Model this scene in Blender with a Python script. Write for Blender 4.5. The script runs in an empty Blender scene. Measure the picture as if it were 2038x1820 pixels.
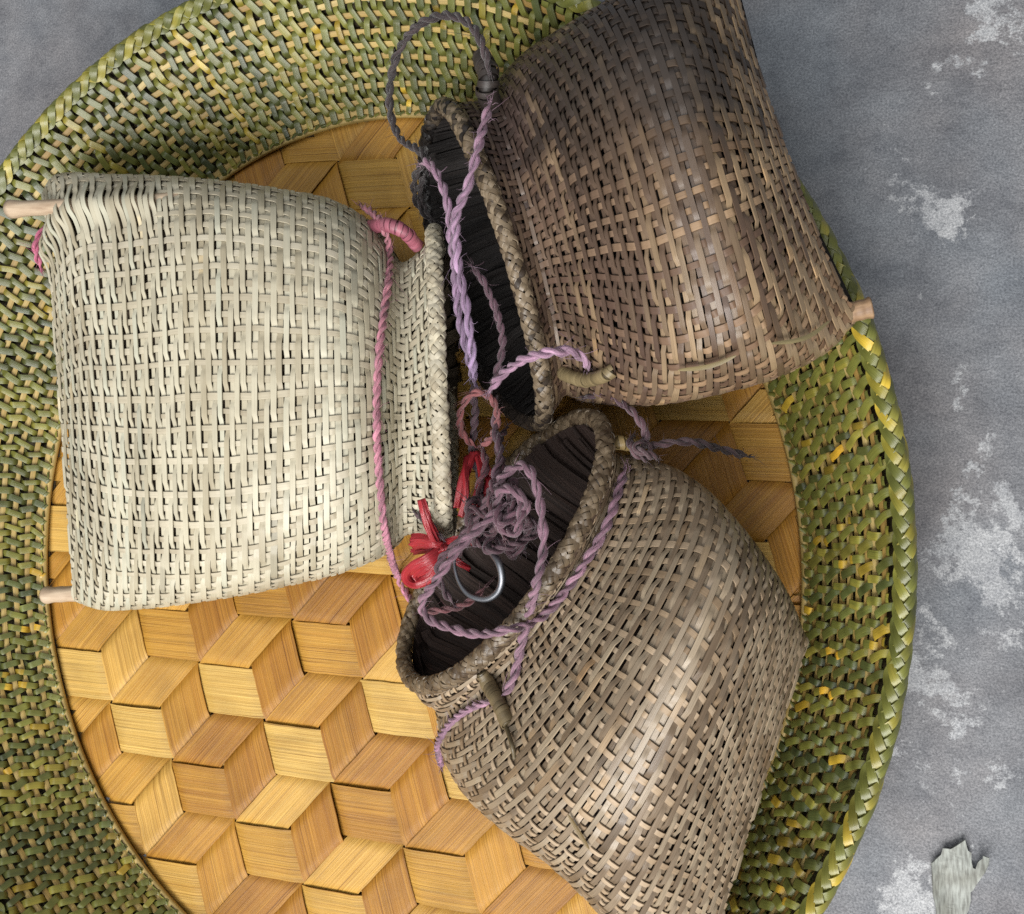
import bpy, math, random
import numpy as np
from mathutils import Vector, Matrix
from mathutils.bvhtree import BVHTree
rng = np.random.default_rng(7)
random.seed(7)
scene = bpy.context.scene
col = scene.collection
R = math.radians

# ------------------------------------------------------------------ camera
FPX, IW, IH = 1965.0, 2038.0, 1820.0          # focal length and frame in reference pixels
AX, AY, DIST = -0.047, -0.30, 0.4682
_rx = np.array([[1, 0, 0], [0, math.cos(AX), -math.sin(AX)], [0, math.sin(AX), math.cos(AX)]])
_ry = np.array([[math.cos(AY), 0, math.sin(AY)], [0, 1, 0], [-math.sin(AY), 0, math.cos(AY)]])
RWC = _rx @ _ry                                # world -> camera axes
CAM = RWC.T @ np.array([0, 0, DIST])
cam = bpy.data.objects.new('camera', bpy.data.cameras.new('camera'))
col.objects.link(cam)
m4 = np.eye(4); m4[:3, :3] = RWC.T; m4[:3, 3] = CAM
cam.matrix_world = Matrix(m4.tolist())
cam.data.sensor_fit = 'HORIZONTAL'; cam.data.sensor_width = 36
cam.data.lens = 36 * FPX / IW
cam.data.clip_start = 0.01; cam.data.clip_end = 50
scene.camera = cam

# ------------------------------------------------------------------ light
w = bpy.data.worlds.new('World'); scene.world = w; w.use_nodes = True
w.node_tree.nodes['Background'].inputs[0].default_value = (0.93, 0.97, 1.0, 1)
w.node_tree.nodes['Background'].inputs[1].default_value = 0.25
def area(name, loc, target, sx, sy, power, colr):
    d = bpy.data.lights.new(name, 'AREA'); d.shape = 'RECTANGLE'; d.size = sx; d.size_y = sy
    d.energy = power; d.color = colr
    o = bpy.data.objects.new(name, d); col.objects.link(o); o.location = loc
    o.rotation_euler = (Vector(target) - Vector(loc)).to_track_quat('-Z', 'Y').to_euler()
    return o
area('doorway_daylight', (-0.05, -1.10, 1.25), (0, 0, 0), 1.4, 0.9, 50, (1.0, 0.985, 0.955))
area('overhead_fill', (-0.15, 0.25, 1.9), (0, 0, 0), 1.3, 1.3, 12, (0.95, 0.98, 1.0))  # unseen fill lamp added overhead to brighten the tray walls
scene.view_settings.view_transform = 'Standard'
scene.view_settings.look = 'None'
scene.view_settings.exposure = 0.0
scene.view_settings.gamma = 1.0
scene.render.engine = 'CYCLES'
try:
    scene.cycles.max_bounces = 6
    scene.cycles.use_denoising = False; scene.cycles.sample_clamp_indirect = 4
except Exception:
    pass

# ------------------------------------------------------------------ pixel helpers
def ray(px, py):
    d = np.array([(px - IW / 2) / FPX, -(py - IH / 2) / FPX, -1.0])
    d = RWC.T @ d
    return d / np.linalg.norm(d)
def at(px, py, z):
    d = ray(px, py)
    return CAM + d * ((z - CAM[2]) / d[2])

# ------------------------------------------------------------------ mesh helpers
def mesh_obj(name, V, F, mat, parent=None, uv=None, colr=None, smooth=True):
    V = np.asarray(V, dtype=np.float32)
    me = bpy.data.meshes.new(name)
    if isinstance(F, np.ndarray) and F.ndim == 2:
        n, k = F.shape
        me.vertices.add(len(V)); me.vertices.foreach_set('co', V.ravel())
        me.loops.add(n * k); me.loops.foreach_set('vertex_index', F.astype(np.int32).ravel())
        me.polygons.add(n)
        me.polygons.foreach_set('loop_start', np.arange(0, n * k, k, dtype=np.int32))
        me.polygons.foreach_set('loop_total', np.full(n, k, dtype=np.int32))
        me.update(calc_edges=True)
    else:
        me.from_pydata([tuple(map(float, v)) for v in V], [], [list(map(int, f)) for f in F])
    if uv is not None:
        li = np.empty(len(me.loops), dtype=np.int32); me.loops.foreach_get('vertex_index', li)
        l = me.uv_layers.new(name='UVMap')
        l.data.foreach_set('uv', np.asarray(uv, dtype=np.float32)[li].ravel())
    if colr is not None:
        a = me.color_attributes.new('Col', 'FLOAT_COLOR', 'POINT')
        c = np.ones((len(V), 4), dtype=np.float32); c[:, :3] = colr
        a.data.foreach_set('color', c.ravel())
    me.polygons.foreach_set('use_smooth', np.full(len(me.polygons), smooth))
    me.materials.append(mat)
    me.update()
    o = bpy.data.objects.new(name, me); col.objects.link(o)
    if parent is not None: o.parent = parent
    return o
def thing(name, label, cat, loc=(0, 0, 0), group=None):
    o = bpy.data.objects.new(name, None); col.objects.link(o)
    o.location = loc; o['label'] = label; o['category'] = cat
    o.empty_display_size = 0.02
    if group: o['group'] = group
    return o
class Bag:                                     # collects several shapes into one mesh
    def __init__(s): s.V = []; s.F = []; s.U = []; s.C = []; s.n = 0
    def add(s, V, F, U, C=None):
        s.V.append(V); s.F.append(F + s.n); s.U.append(U); s.n += len(V)
        s.C.append(np.ones((len(V), 3)) if C is None else np.broadcast_to(C, (len(V), 3)))
    def build(s, name, mat, parent=None, off=(0, 0, 0), smooth=True):
        return mesh_obj(name, np.vstack(s.V) - np.asarray(off), np.vstack(s.F), mat, parent,
                        np.vstack(s.U), np.vstack(s.C), smooth)
def unit(a):
    return a / np.maximum(np.linalg.norm(a, axis=-1, keepdims=True), 1e-12)
def tangent(P, closed=False):
    if closed: return unit(np.roll(P, -1, 0) - np.roll(P, 1, 0))
    return unit(np.gradient(P, axis=0))
def arclen(P):
    return np.r_[0, np.cumsum(np.linalg.norm(np.diff(P, axis=0), axis=1))]
def ribbon(P, N, width, thick, closed=False, dome=0.25, u0=0.0, full=False):
    """flat strip along P with surface normal N; five points across, or six with an underside"""
    n = len(P)
    T = tangent(P, closed); B = unit(np.cross(N, T)); N = unit(np.cross(T, B))
    width = np.broadcast_to(width, (n,))[:, None]
    sec = [(-.5, -.5), (-.5, .25), (-.5, .25), (0, .25 + dome), (.5, .25), (.5, .25), (.5, -.5)]
    k = len(sec)
    V = np.stack([P + B * width * a + N * thick * b for a, b in sec], 1).reshape(-1, 3)
    s = arclen(P) + u0
    U = np.stack([np.repeat(s, k), np.tile([0, .05, .05, .5, .95, .95, 1.], n)], 1)
    i = np.arange(n if closed else n - 1)[:, None]; j = np.array([0, 2, 3, 5] + ([6] if full else []))[None, :]
    i2 = (i + 1) % n; j2 = (j + 1) % k
    F = np.stack([i * k + j, i2 * k + j, i2 * k + j2, i * k + j2], -1).reshape(-1, 4)
    return V, F, U
def frames(P, closed=False, up=(0, 0, 1)):
    T = tangent(P, closed); n = len(P)
    A = np.zeros_like(P); a = np.cross(T[0], up)
    if np.linalg.norm(a) < 1e-3: a = np.cross(T[0], (1, 0, 0))
    a /= np.linalg.norm(a)
    for i in range(n):
        a = a - T[i] * (a @ T[i]); a /= np.linalg.norm(a); A[i] = a
    return T, A, np.cross(T, A)
def tube(P, r, k=6, closed=False, caps=True, flat=1.0):
    n = len(P); T, A, B = frames(P, closed)
    r = np.broadcast_to(r, (n,))[:, None]
    t = np.arange(k) / k * 2 * np.pi
    V = np.stack([P + A * r * math.cos(x) + B * r * flat * math.sin(x) for x in t], 1).reshape(-1, 3)
    s = arclen(P)
    U = np.stack([np.repeat(s, k), np.tile(t / (2 * np.pi), n)], 1)
    i = np.arange(n if closed else n - 1)[:, None]; j = np.arange(k)[None, :]
    i2 = (i + 1) % n; j2 = (j + 1) % k
    F = np.stack([i * k + j, i * k + j2, i2 * k + j2, i2 * k + j], -1).reshape(-1, 4)
    if caps and not closed:
        V = np.vstack([V, P[0], P[-1]]); U = np.vstack([U, [0, 0], [s[-1], 0]])
        c0, c1 = len(V) - 2, len(V) - 1
        j = np.arange(k); b = (n - 1) * k
        F = np.vstack([F, np.stack([np.full(k, c0), (j + 1) % k, j, np.full(k, c0)], 1)[:, [0, 1, 2, 2]] * 1,
                       np.stack([np.full(k, c1), b + j, b + (j + 1) % k, b + (j + 1) % k], 1)])
    return V, F, U
def catmull(pts, ds):
    pts = np.asarray(pts, float); n = len(pts)
    P = np.vstack([2 * pts[0] - pts[1], pts, 2 * pts[-1] - pts[-2]])
    out = []
    for i in range(n - 1):
        p0, p1, p2, p3 = P[i:i + 4]
        for t in np.linspace(0, 1, 24, endpoint=False):
            out.append(.5 * (2 * p1 + (p2 - p0) * t + (2 * p0 - 5 * p1 + 4 * p2 - p3) * t * t + (3 * p1 - p0 - 3 * p2 + p3) * t ** 3))
    out.append(pts[-1]); out = np.array(out)
    return resample(out, ds)
def resample(P, ds):
    s = arclen(P); m = max(4, int(s[-1] / ds))
    x = np.linspace(0, s[-1], m)
    return np.stack([np.interp(x, s, P[:, k]) for k in range(P.shape[1])], 1)
def wob(n, corr, amp):
    """smooth random wander of n samples"""
    m = max(3, int(n / max(corr, 1)) + 2)
    y = rng.normal(0, amp, m); x = np.linspace(0, m - 1.001, n); i = np.floor(x).astype(int); f = x - i; f = f * f * (3 - 2 * f)
    return y[i] * (1 - f) + y[i + 1] * f

# ------------------------------------------------------------------ materials
def new_mat(name):
    m = bpy.data.materials.new(name); m.use_nodes = True
    nt = m.node_tree; b = nt.nodes['Principled BSDF']
    return m, nt, b
def node(nt, t, **k):
    n = nt.nodes.new(t)
    for a, v in k.items():
        if a.startswith('i_'):
            n.inputs[a[2:]].default_value = v
        else: setattr(n, a, v)
    return n
def ramp(nt, stops):
    r = nt.nodes.new('ShaderNodeValToRGB'); e = r.color_ramp.elements
    while len(e) < len(stops): e.new(0.5)
    for x, (p, c) in zip(e, stops):
        x.position = p; x.color = (*c, 1) if len(c) == 3 else c
    return r
def mixc(nt, a, b, f, mode='MIX'):
    m = nt.nodes.new('ShaderNodeMix'); m.data_type = 'RGBA'; m.blend_type = mode
    L = nt.links
    for s, v in ((6, a), (7, b), (0, f)):
        if hasattr(v, 'is_output'): L.new(v, m.inputs[s])
        else: m.inputs[s].default_value = v if s == 0 else (*v, 1)
    return m.outputs[2]
def strip_mat(name, stops, grain=0.35, rough=0.42, along=(35, 3.0), spec=0.5, bump=0.25, stain=None, coat=0, splits=0.0):
    """split cane or bamboo: a tone of its own for every strip, streaks along it, speckle, faint stains"""
    m, nt, b = new_mat(name); L = nt.links
    oi = node(nt, 'ShaderNodeObjectInfo'); uv = node(nt, 'ShaderNodeUVMap', uv_map='UVMap')
    at_ = node(nt, 'ShaderNodeAttribute', attribute_name='Col')
    r = ramp(nt, stops)
    # the tone: object random plus slow drift along the strip
    mp = node(nt, 'ShaderNodeMapping'); L.new(uv.outputs[0], mp.inputs[0]); mp.inputs['Scale'].default_value = (along[0], along[1] * .2, 1)
    cmb = node(nt, 'ShaderNodeCombineXYZ'); mul = node(nt, 'ShaderNodeMath', operation='MULTIPLY', i_1=0) if False else node(nt, 'ShaderNodeMath', operation='MULTIPLY')
    mul.inputs[1].default_value = 97.0; L.new(oi.outputs['Random'], mul.inputs[0]); L.new(mul.outputs[0], cmb.inputs[2])
    add = node(nt, 'ShaderNodeVectorMath', operation='ADD'); L.new(mp.outputs[0], add.inputs[0]); L.new(cmb.outputs[0], add.inputs[1])
    n1 = node(nt, 'ShaderNodeTexNoise'); n1.inputs['Scale'].default_value = 1; n1.inputs['Detail'].default_value = 3; L.new(add.outputs[0], n1.inputs[0])
    ma = node(nt, 'ShaderNodeMath', operation='MULTIPLY_ADD'); L.new(n1.outputs[0], ma.inputs[0]); ma.inputs[1].default_value = 0.75; ma.inputs[2].default_value = -0.37
    sm = node(nt, 'ShaderNodeMath', operation='ADD'); L.new(oi.outputs['Random'], sm.inputs[0]); L.new(ma.outputs[0], sm.inputs[1])
    L.new(sm.outputs[0], r.inputs[0])
    # fibre streaks
    mp2 = node(nt, 'ShaderNodeMapping'); L.new(uv.outputs[0], mp2.inputs[0]); mp2.inputs['Scale'].default_value = (along[0] * 1.5, along[1] * 3, 1)
    add2 = node(nt, 'ShaderNodeVectorMath', operation='ADD'); L.new(mp2.outputs[0], add2.inputs[0]); L.new(cmb.outputs[0], add2.inputs[1])
    n2 = node(nt, 'ShaderNodeTexNoise'); n2.inputs['Scale'].default_value = 1; n2.inputs['Detail'].default_value = 6; n2.inputs['Roughness'].default_value = .7
    L.new(add2.outputs[0], n2.inputs[0])
    rs = ramp(nt, [(.28, (1 - grain * 1.6,) * 3), (.5, (1 - grain * .4,) * 3), (.72, (1 + grain * .1,) * 3)]); L.new(n2.outputs[0], rs.inputs[0])
    c = mixc(nt, r.outputs[0], rs.outputs[0], 1.0, 'MULTIPLY')
    c = mixc(nt, c, at_.outputs['Color'], 1.0, 'MULTIPLY')
    if splits:
        mp3 = node(nt, 'ShaderNodeMapping'); L.new(uv.outputs[0], mp3.inputs[0]); mp3.inputs['Scale'].default_value = (11, 34, 1)
        add3 = node(nt, 'ShaderNodeVectorMath', operation='ADD'); L.new(mp3.outputs[0], add3.inputs[0]); L.new(cmb.outputs[0], add3.inputs[1])
        n3 = node(nt, 'ShaderNodeTexNoise'); n3.inputs['Scale'].default_value = 1; n3.inputs['Detail'].default_value = 2; L.new(add3.outputs[0], n3.inputs[0])
        r3 = ramp(nt, [(.62, (1, 1, 1)), (.68, (1 - splits * .6, 1 - splits * .75, 1 - splits)), (.74, (.42, .32, .25))]); L.new(n3.outputs[0], r3.inputs[0])
        c = mixc(nt, c, r3.outputs[0], .85, 'MULTIPLY')
        mp4 = node(nt, 'ShaderNodeMapping'); L.new(uv.outputs[0], mp4.inputs[0]); mp4.inputs['Scale'].default_value = (14, 90, 1)
        add4 = node(nt, 'ShaderNodeVectorMath', operation='ADD'); L.new(mp4.outputs[0], add4.inputs[0]); L.new(cmb.outputs[0], add4.inputs[1])
        n4 = node(nt, 'ShaderNodeTexNoise'); n4.inputs['Scale'].default_value = 1; n4.inputs['Detail'].default_value = 3; L.new(add4.outputs[0], n4.inputs[0])
        r4 = ramp(nt, [(.3, (.60, .52, .40)), (.5, (1, 1, 1)), (.68, (1.30, 1.38, 1.65))]); L.new(n4.outputs[0], r4.inputs[0])
        c = mixc(nt, c, r4.outputs[0], .75, 'MULTIPLY')
    tc = node(nt, 'ShaderNodeTexCoord')
    if stain:
        for (centre, rad, scol, amount, nscale) in stain:
            vd = node(nt, 'ShaderNodeVectorMath', operation='DISTANCE'); L.new(tc.outputs['Object'], vd.inputs[0]); vd.inputs[1].default_value = centre
            nn = node(nt, 'ShaderNodeTexNoise'); nn.inputs['Scale'].default_value = nscale; nn.inputs['Detail'].default_value = 4; L.new(tc.outputs['Object'], nn.inputs[0])
            k = node(nt, 'ShaderNodeMath', operation='MULTIPLY_ADD'); L.new(nn.outputs[0], k.inputs[0]); k.inputs[1].default_value = rad * 1.5; k.inputs[2].default_value = -rad * .75
            k2 = node(nt, 'ShaderNodeMath', operation='ADD'); L.new(vd.outputs['Value'], k2.inputs[0]); L.new(k.outputs[0], k2.inputs[1])
            k3 = node(nt, 'ShaderNodeMath', operation='MULTIPLY_ADD'); L.new(oi.outputs['Random'], k3.inputs[0]); k3.inputs[1].default_value = rad * .7; k3.inputs[2].default_value = -rad * .35
            k4 = node(nt, 'ShaderNodeMath', operation='ADD'); L.new(k2.outputs[0], k4.inputs[0]); L.new(k3.outputs[0], k4.inputs[1])
            mr = node(nt, 'ShaderNodeMapRange'); L.new(k4.outputs[0], mr.inputs[0]); mr.inputs[1].default_value = rad * 1.35; mr.inputs[2].default_value = rad * .55
            mr.inputs[3].default_value = 0; mr.inputs[4].default_value = amount
            c = mixc(nt, c, scol, mr.outputs[0], 'MIX')
    # blotchy grime over the whole thing
    ng = node(nt, 'ShaderNodeTexNoise'); ng.inputs['Scale'].default_value = 38; ng.inputs['Detail'].default_value = 5; L.new(tc.outputs['Object'], ng.inputs[0])
    rg = ramp(nt, [(.32, (.78, .76, .74)), (.55, (1, 1, 1))]); L.new(ng.outputs[0], rg.inputs[0])
    c = mixc(nt, c, rg.outputs[0], .8, 'MULTIPLY')
    L.new(c, b.inputs['Base Color'])
    rr = node(nt, 'ShaderNodeMath', operation='MULTIPLY_ADD'); L.new(n2.outputs[0], rr.inputs[0]); rr.inputs[1].default_value = .3; rr.inputs[2].default_value = rough - .15
    L.new(rr.outputs[0], b.inputs['Roughness'])
    b.inputs['Specular IOR Level'].default_value = spec
    b.inputs['Coat Weight'].default_value = coat; b.inputs['Coat Roughness'].default_value = .25
    bp = node(nt, 'ShaderNodeBump'); bp.inputs['Strength'].default_value = bump; bp.inputs['Distance'].default_value = .0004
    L.new(n2.outputs[0], bp.inputs['Height']); L.new(bp.outputs[0], b.inputs['Normal'])
    return m
M = {}
# ------------------------------------------------------------------ floor
def floor_mat():
    m, nt, b = new_mat('concrete'); L = nt.links
    tc = node(nt, 'ShaderNodeTexCoord')
    def noise(s, d=6, r=.6, dist=0):
        n = node(nt, 'ShaderNodeTexNoise'); n.inputs['Scale'].default_value = s; n.inputs['Detail'].default_value = d
        n.inputs['Roughness'].default_value = r; n.inputs['Distortion'].default_value = dist
        L.new(tc.outputs['Object'], n.inputs[0]); return n.outputs[0]
    base = ramp(nt, [(.3, (.105, .108, .117)), (.48, (.148, .152, .161)), (.7, (.20, .202, .209))]); L.new(noise(14, 8, .72), base.inputs[0])
    tint = ramp(nt, [(.35, (.92, .98, 1.04)), (.65, (1.07, 1.0, .98))]); L.new(noise(9, 3), tint.inputs[0])
    c = mixc(nt, base.outputs[0], tint.outputs[0], 1, 'MULTIPLY')
    # pale worn scale: large patches broken by a fine mask
    a = noise(13, 10, .70, .3); f = noise(90, 12, .85)
    s = node(nt, 'ShaderNodeMath', operation='MULTIPLY_ADD'); L.new(f, s.inputs[0]); s.inputs[1].default_value = .55; L.new(a, s.inputs[2])
    # the scale flakes off mostly along one walked line
    p0, p1 = at(1960, -100, FLOOR_Z), at(1855, 1500, FLOOR_Z); dr = unit(p1 - p0); nr = np.array([-dr[1], dr[0], 0])
    dt = node(nt, 'ShaderNodeVectorMath', operation='DOT_PRODUCT'); L.new(tc.outputs['Object'], dt.inputs[0]); dt.inputs[1].default_value = tuple(nr)
    sb = node(nt, 'ShaderNodeMath', operation='SUBTRACT'); L.new(dt.outputs['Value'], sb.inputs[0]); sb.inputs[1].default_value = float(nr @ p0)
    ab = node(nt, 'ShaderNodeMath', operation='ABSOLUTE'); L.new(sb.outputs[0], ab.inputs[0])
    bd = node(nt, 'ShaderNodeMapRange'); L.new(ab.outputs[0], bd.inputs[0]); bd.inputs[1].default_value = 0; bd.inputs[2].default_value = .045; bd.inputs[3].default_value = .11; bd.inputs[4].default_value = 0
    s2 = node(nt, 'ShaderNodeMath', operation='ADD'); L.new(s.outputs[0], s2.inputs[0]); L.new(bd.outputs[0], s2.inputs[1])
    mask = ramp(nt, [(.925, (0, 0, 0)), (.935, (.5, .5, .5)), (.965, (1, 1, 1))]); L.new(s2.outputs[0], mask.inputs[0])
    c = mixc(nt, c, (.34, .345, .355), mask.outputs[0])
    mt = ramp(nt, [(.34, (.62, .63, .66)), (.5, (1, 1, 1)), (.68, (1.25, 1.24, 1.22))]); L.new(noise(42, 8, .75), mt.inputs[0])
    c = mixc(nt, c, mt.outputs[0], .8, 'MULTIPLY')
    gr = ramp(nt, [(.38, (.62, .63, .65)), (.5, (1, 1, 1)), (.62, (1.42, 1.41, 1.40))]); L.new(noise(1100, 2, .8), gr.inputs[0])
    c = mixc(nt, c, gr.outputs[0], .8, 'MULTIPLY')
    # speckle
    sp = ramp(nt, [(.33, (.45, .46, .50)), (.41, (1, 1, 1)), (.62, (1, 1, 1)), (.70, (1.6, 1.6, 1.6))]); L.new(noise(420, 4, .8), sp.inputs[0])
    c = mixc(nt, c, sp.outputs[0], .7, 'MULTIPLY')
    L.new(c, b.inputs['Base Color'])
    rr = node(nt, 'ShaderNodeMapRange'); L.new(noise(30, 6), rr.inputs[0]); rr.inputs[3].default_value = .45; rr.inputs[4].default_value = .8; L.new(rr.outputs[0], b.inputs['Roughness'])
    bp = node(nt, 'ShaderNodeBump'); bp.inputs['Strength'].default_value = .8; bp.inputs['Distance'].default_value = .0014
    L.new(noise(140, 8, .7), bp.inputs['Height']); L.new(bp.outputs[0], b.inputs['Normal'])
    return m
FLOOR_Z = -0.014
n = 2
fl = mesh_obj('floor', [(-3, -3, 0), (3, -3, 0), (3, 3, 0), (-3, 3, 0)], [(0, 1, 2, 3)], floor_mat(), smooth=False)
fl.location = (0, 0, FLOOR_Z); fl['kind'] = 'structure'

# ------------------------------------------------------------------ woven tray
TC = np.array([-0.0668, -0.0491]); TA = 0.0856          # centre and turn of the inner oval
TRX, TRY = 0.2, 0.2 * 1.1026
OC = TC + np.array([-0.0087, 0.0117]); ORX = 0.2506 - .005; ORY = 0.2506 * 1.0683 - .005; RIM_Z = 0.0506
def oval(theta, c, rx, ry):
    x, y = rx * np.cos(theta), ry * np.sin(theta)
    return np.stack([c[0] + math.cos(TA) * x - math.sin(TA) * y, c[1] + math.sin(TA) * x + math.cos(TA) * y], -1)
def wall(theta, s):
    """point on the flaring wall; s = 0 at the base, 1 under the braided rim"""
    a = oval(theta, TC, TRX, TRY); b = oval(theta, OC, ORX - .006, ORY - .006)
    s = np.asarray(s, float); ss = s[..., None] if s.ndim else s
    xy = a + (b - a) * ss
    z = .005 + (RIM_Z - .008) * np.power(np.clip(s, 0, 1.2), 1.15) * np.ones(xy.shape[:-1])
    return np.concatenate([xy, z[..., None]], -1)
def wall_n(theta, s):
    e = 1e-3
    a = wall(theta + e, s) - wall(theta - e, s); b = wall(theta, np.asarray(s) + e) - wall(theta, np.asarray(s) - e)
    return unit(np.cross(b, a))
tray = thing('woven_tray', 'round tray with green woven sides, braided rim and yellow bamboo strip base', 'tray', (TC[0], TC[1], 0))
TO = np.array([TC[0], TC[1], 0.0])
bam = [(0.0, (.38, .165, .020)), (.3, (.49, .240, .032)), (.6, (.56, .300, .048)), (1, (.63, .385, .092))]
M['bamboo'] = strip_mat('bamboo_base', bam, grain=.42, rough=.45, along=(5, 40), bump=.6, spec=.35, splits=.55)
# base: strips in three directions, each over its neighbours for one cell in three
q3 = lambda x, y: at(x / 2, 910 + y / 2, 0)[:2]
va = (q3(1610, 1550) - q3(795, 815)) / 3
vb = (q3(1150, 660) - q3(430, 985)) / 2
O0 = q3(795, 815)
e1 = (va + vb) / 3; e2 = va - e1; g = e1 - e2
def inside(p, k=1.03):
    d = p - TC
    x = math.cos(TA) * d[..., 0] + math.sin(TA) * d[..., 1]; y = -math.sin(TA) * d[..., 0] + math.cos(TA) * d[..., 1]
    return (x / (TRX * k)) ** 2 + (y / (TRY * k)) ** 2 < 1
fams = [(e1, e2, np.zeros(2), lambda k: k, -.0008, (1.05, 1.08, 1.15)), (e2, g, np.zeros(2), lambda k: 2 * k - 1, -.0011, (.92, .86, .78)), (g, e1, np.zeros(2), lambda k: k, -.0014, (1.0, .98, .94))]
for fi, (da, dc, off, ph, zlow, tint) in enumerate(fams):
    for k in range(-16, 17):
        s = np.arange(-20, 20, .0625)
        mid = O0 + np.outer(s, da) + dc * (k + .5)
        lo = O0 + np.outer(s, da) + dc * k; hi = O0 + np.outer(s, da) + dc * (k + 1)
        ok = inside(mid) | inside(lo) | inside(hi)
        if ok.sum() < 6: continue
        i0, i1 = np.where(ok)[0][[0, -1]]
        s = s[i0:i1 + 1]
        p = (s - ph(k)) % 3
        z = np.where(p <= 1, .0004 + .0011 * np.clip(np.sin(np.pi * p) * 2.4, 0, 1) ** .7,
                     np.where(p < 1.12, .0005 + (zlow - .0005) * (p - 1) / .12, np.where(p > 2.88, .0005 + (zlow - .0005) * (3 - p) / .12, zlow)))
        lift = rng.uniform(-.0004, .0004)
        # each exposed cell tilts a little of its own
        cell = np.floor((s - ph(k)) / 3).astype(int); tl = {c: rng.normal(0, .00030) for c in set(cell)}
        tv = np.array([tl[c] for c in cell]) * (p <= 1)
        gap = rng.uniform(.012, .040, 2); wobl = wob(len(s), 24, .008) + wob(len(s), 3, .0035); wobr = wob(len(s), 24, .008) + wob(len(s), 3, .0035)
        rows = []
        for t, dz, sg in ((gap[0], -.0006, -1), (gap[0], 0, -1), (gap[0], 0, -1), (.5, .0001, 0), (1 - gap[1], 0, 1), (1 - gap[1], 0, 1), (1 - gap[1], -.0006, 1)):
            wv = wobl if t < .5 else wobr if t > .5 else 0
            xy = O0 + np.outer(s, da) + np.outer(k + t + wv, dc).reshape(-1, 2) if np.ndim(wv) else O0 + np.outer(s, da) + dc * (k + t)
            rows.append(np.column_stack([xy, z + dz + lift + tv * sg]))
        V = np.stack(rows, 1).reshape(-1, 3); nn = len(s)
        U = np.stack([np.repeat(s * np.linalg.norm(da), 7), np.tile([0, .02, .02, .5, .98, .98, 1], nn)], 1)
        i = np.arange(nn - 1)[:, None]; j = np.array([0, 2, 3, 5])[None, :]
        F = np.stack([i * 7 + j, (i + 1) * 7 + j, (i + 1) * 7 + j + 1, i * 7 + j + 1], -1).reshape(-1, 4)
        # clip the corners that stick out beyond the wall
        keep = inside(V[:, :2], 1.05)[F].all(1)
        if keep.sum() < 4: continue
        mesh_obj('bamboo_strip', V - TO, F[keep], M['bamboo'], tray, U, np.array(tint) * rng.uniform(.9, 1.06))
# splint rings of the wall
NR = 10
RS = np.linspace(.04, .95, NR)
M['splint'] = strip_mat('wall_splint', [(0, (.34, .21, .055)), (.5, (.49, .34, .10)), (1, (.57, .43, .17))], grain=.4, rough=.5, along=(30, 4))
th = np.linspace(0, 2 * np.pi, 420, endpoint=False)
for k, s in enumerate(RS):
    wv = wob(420, 8, .012); wv[-30:] = np.linspace(wv[-30], wv[0], 30)
    P = wall(th, s + wv); N = wall_n(th, np.full(420, s))
    V, F, U = ribbon(P, N, .0026 if k else .0040, .0013, closed=True)
    mesh_obj('splint_ring', V - TO, F, M['splint'], tray, U, np.ones(3) * (1.0 if k else 1.1))
# inner hoop that holds the base panel
P = np.column_stack([oval(th, TC, TRX - .0006, TRY - .0006), np.full(420, .0046)])
V, F, U = tube(P, .0018, 8, closed=True)
mesh_obj('base_hoop', V - TO, F, M['splint'], tray, U, np.ones(3) * .95)
# green strips woven in and out of the rings
grn = [(0.0, (.078, .086, .026)), (.3, (.118, .126, .031)), (.6, (.155, .160, .035)), (.85, (.195, .192, .038)), (1.0, (.27, .235, .042))]
M['green'] = strip_mat('green_cane', grn, grain=.25, rough=.34, along=(40, 5), bump=.25, spec=.5)
NG = 372
pitch = 2 * np.pi / NG
rest = Bag(); nparts = 0
ds = (RS[-1] - RS[0]) / (NR - 1)
def green_strip(i):
    sgn = 1 if i % 2 else -1
    s = np.linspace(-.03, 1.035, 110)
    x = (s - RS[0]) / ds                       # ring coordinate
    und = (np.floor((x + (0 if sgn > 0 else 1)) / 2 + .5) * 2 - (0 if sgn > 0 else 1))     # the nearest ring it dives under
    h = 1 - 2.2 * np.exp(-(np.abs(x - und) / .34) ** 3)
    # sideways zigzag, so that floats on odd and even rings lean to opposite sides
    d = x - und; par = 1 if sgn > 0 else -1
    saw = np.where(np.abs(d) < .22, -d / .22 * .78, np.sign(d) * (np.abs(d) - 1))          # slants over a ring, slips back beneath the next
    zig = saw * (.62 if par > 0 else -.34)
    amp = .85 * pitch
    t0 = (i + .5) * pitch + rng.normal(0, .07) * pitch
    tt = t0 + zig * amp * (1 + wob(110, 14, .12)) + wob(110, 16, .10) * pitch
    P = wall(tt, s); N = wall_n(np.full(110, t0), s)
    P = P + N * (h * .0014 + .0004)[:, None]
    wd = .0033 * rng.uniform(.82, 1.14) * (0.92 + .1 * s)
    V, F, U = ribbon(P, N, wd, .0009, u0=rng.uniform(0, 9))
    # some stretches have dried to yellow
    c = np.ones((110, 3))
    a = (np.pi * .5 + t0)
    yel = rng.random()
    dg = math.degrees(t0) % 360; py_ = .34 if (dg < 55 or dg > 305 or 170 < dg < 250) else .12
    if yel < py_:
        c0 = rng.integers(0, NR); mk = (np.abs(x - c0) < .8)[:, None]
        c = np.where(mk, np.array([3.2, 2.1, 1.1]) * rng.uniform(.6, 1.1), c)
    elif yel < py_ + .05: c = c * np.array([1.5, 1.25, 1.0])
    elif yel < py_ + .22: c = c * np.array([.68, .76, .95])
    c = c * (1 + wob(110, 6, .14))[:, None]
    return V - TO, F, U, np.repeat(c, 7, 0)
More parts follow.
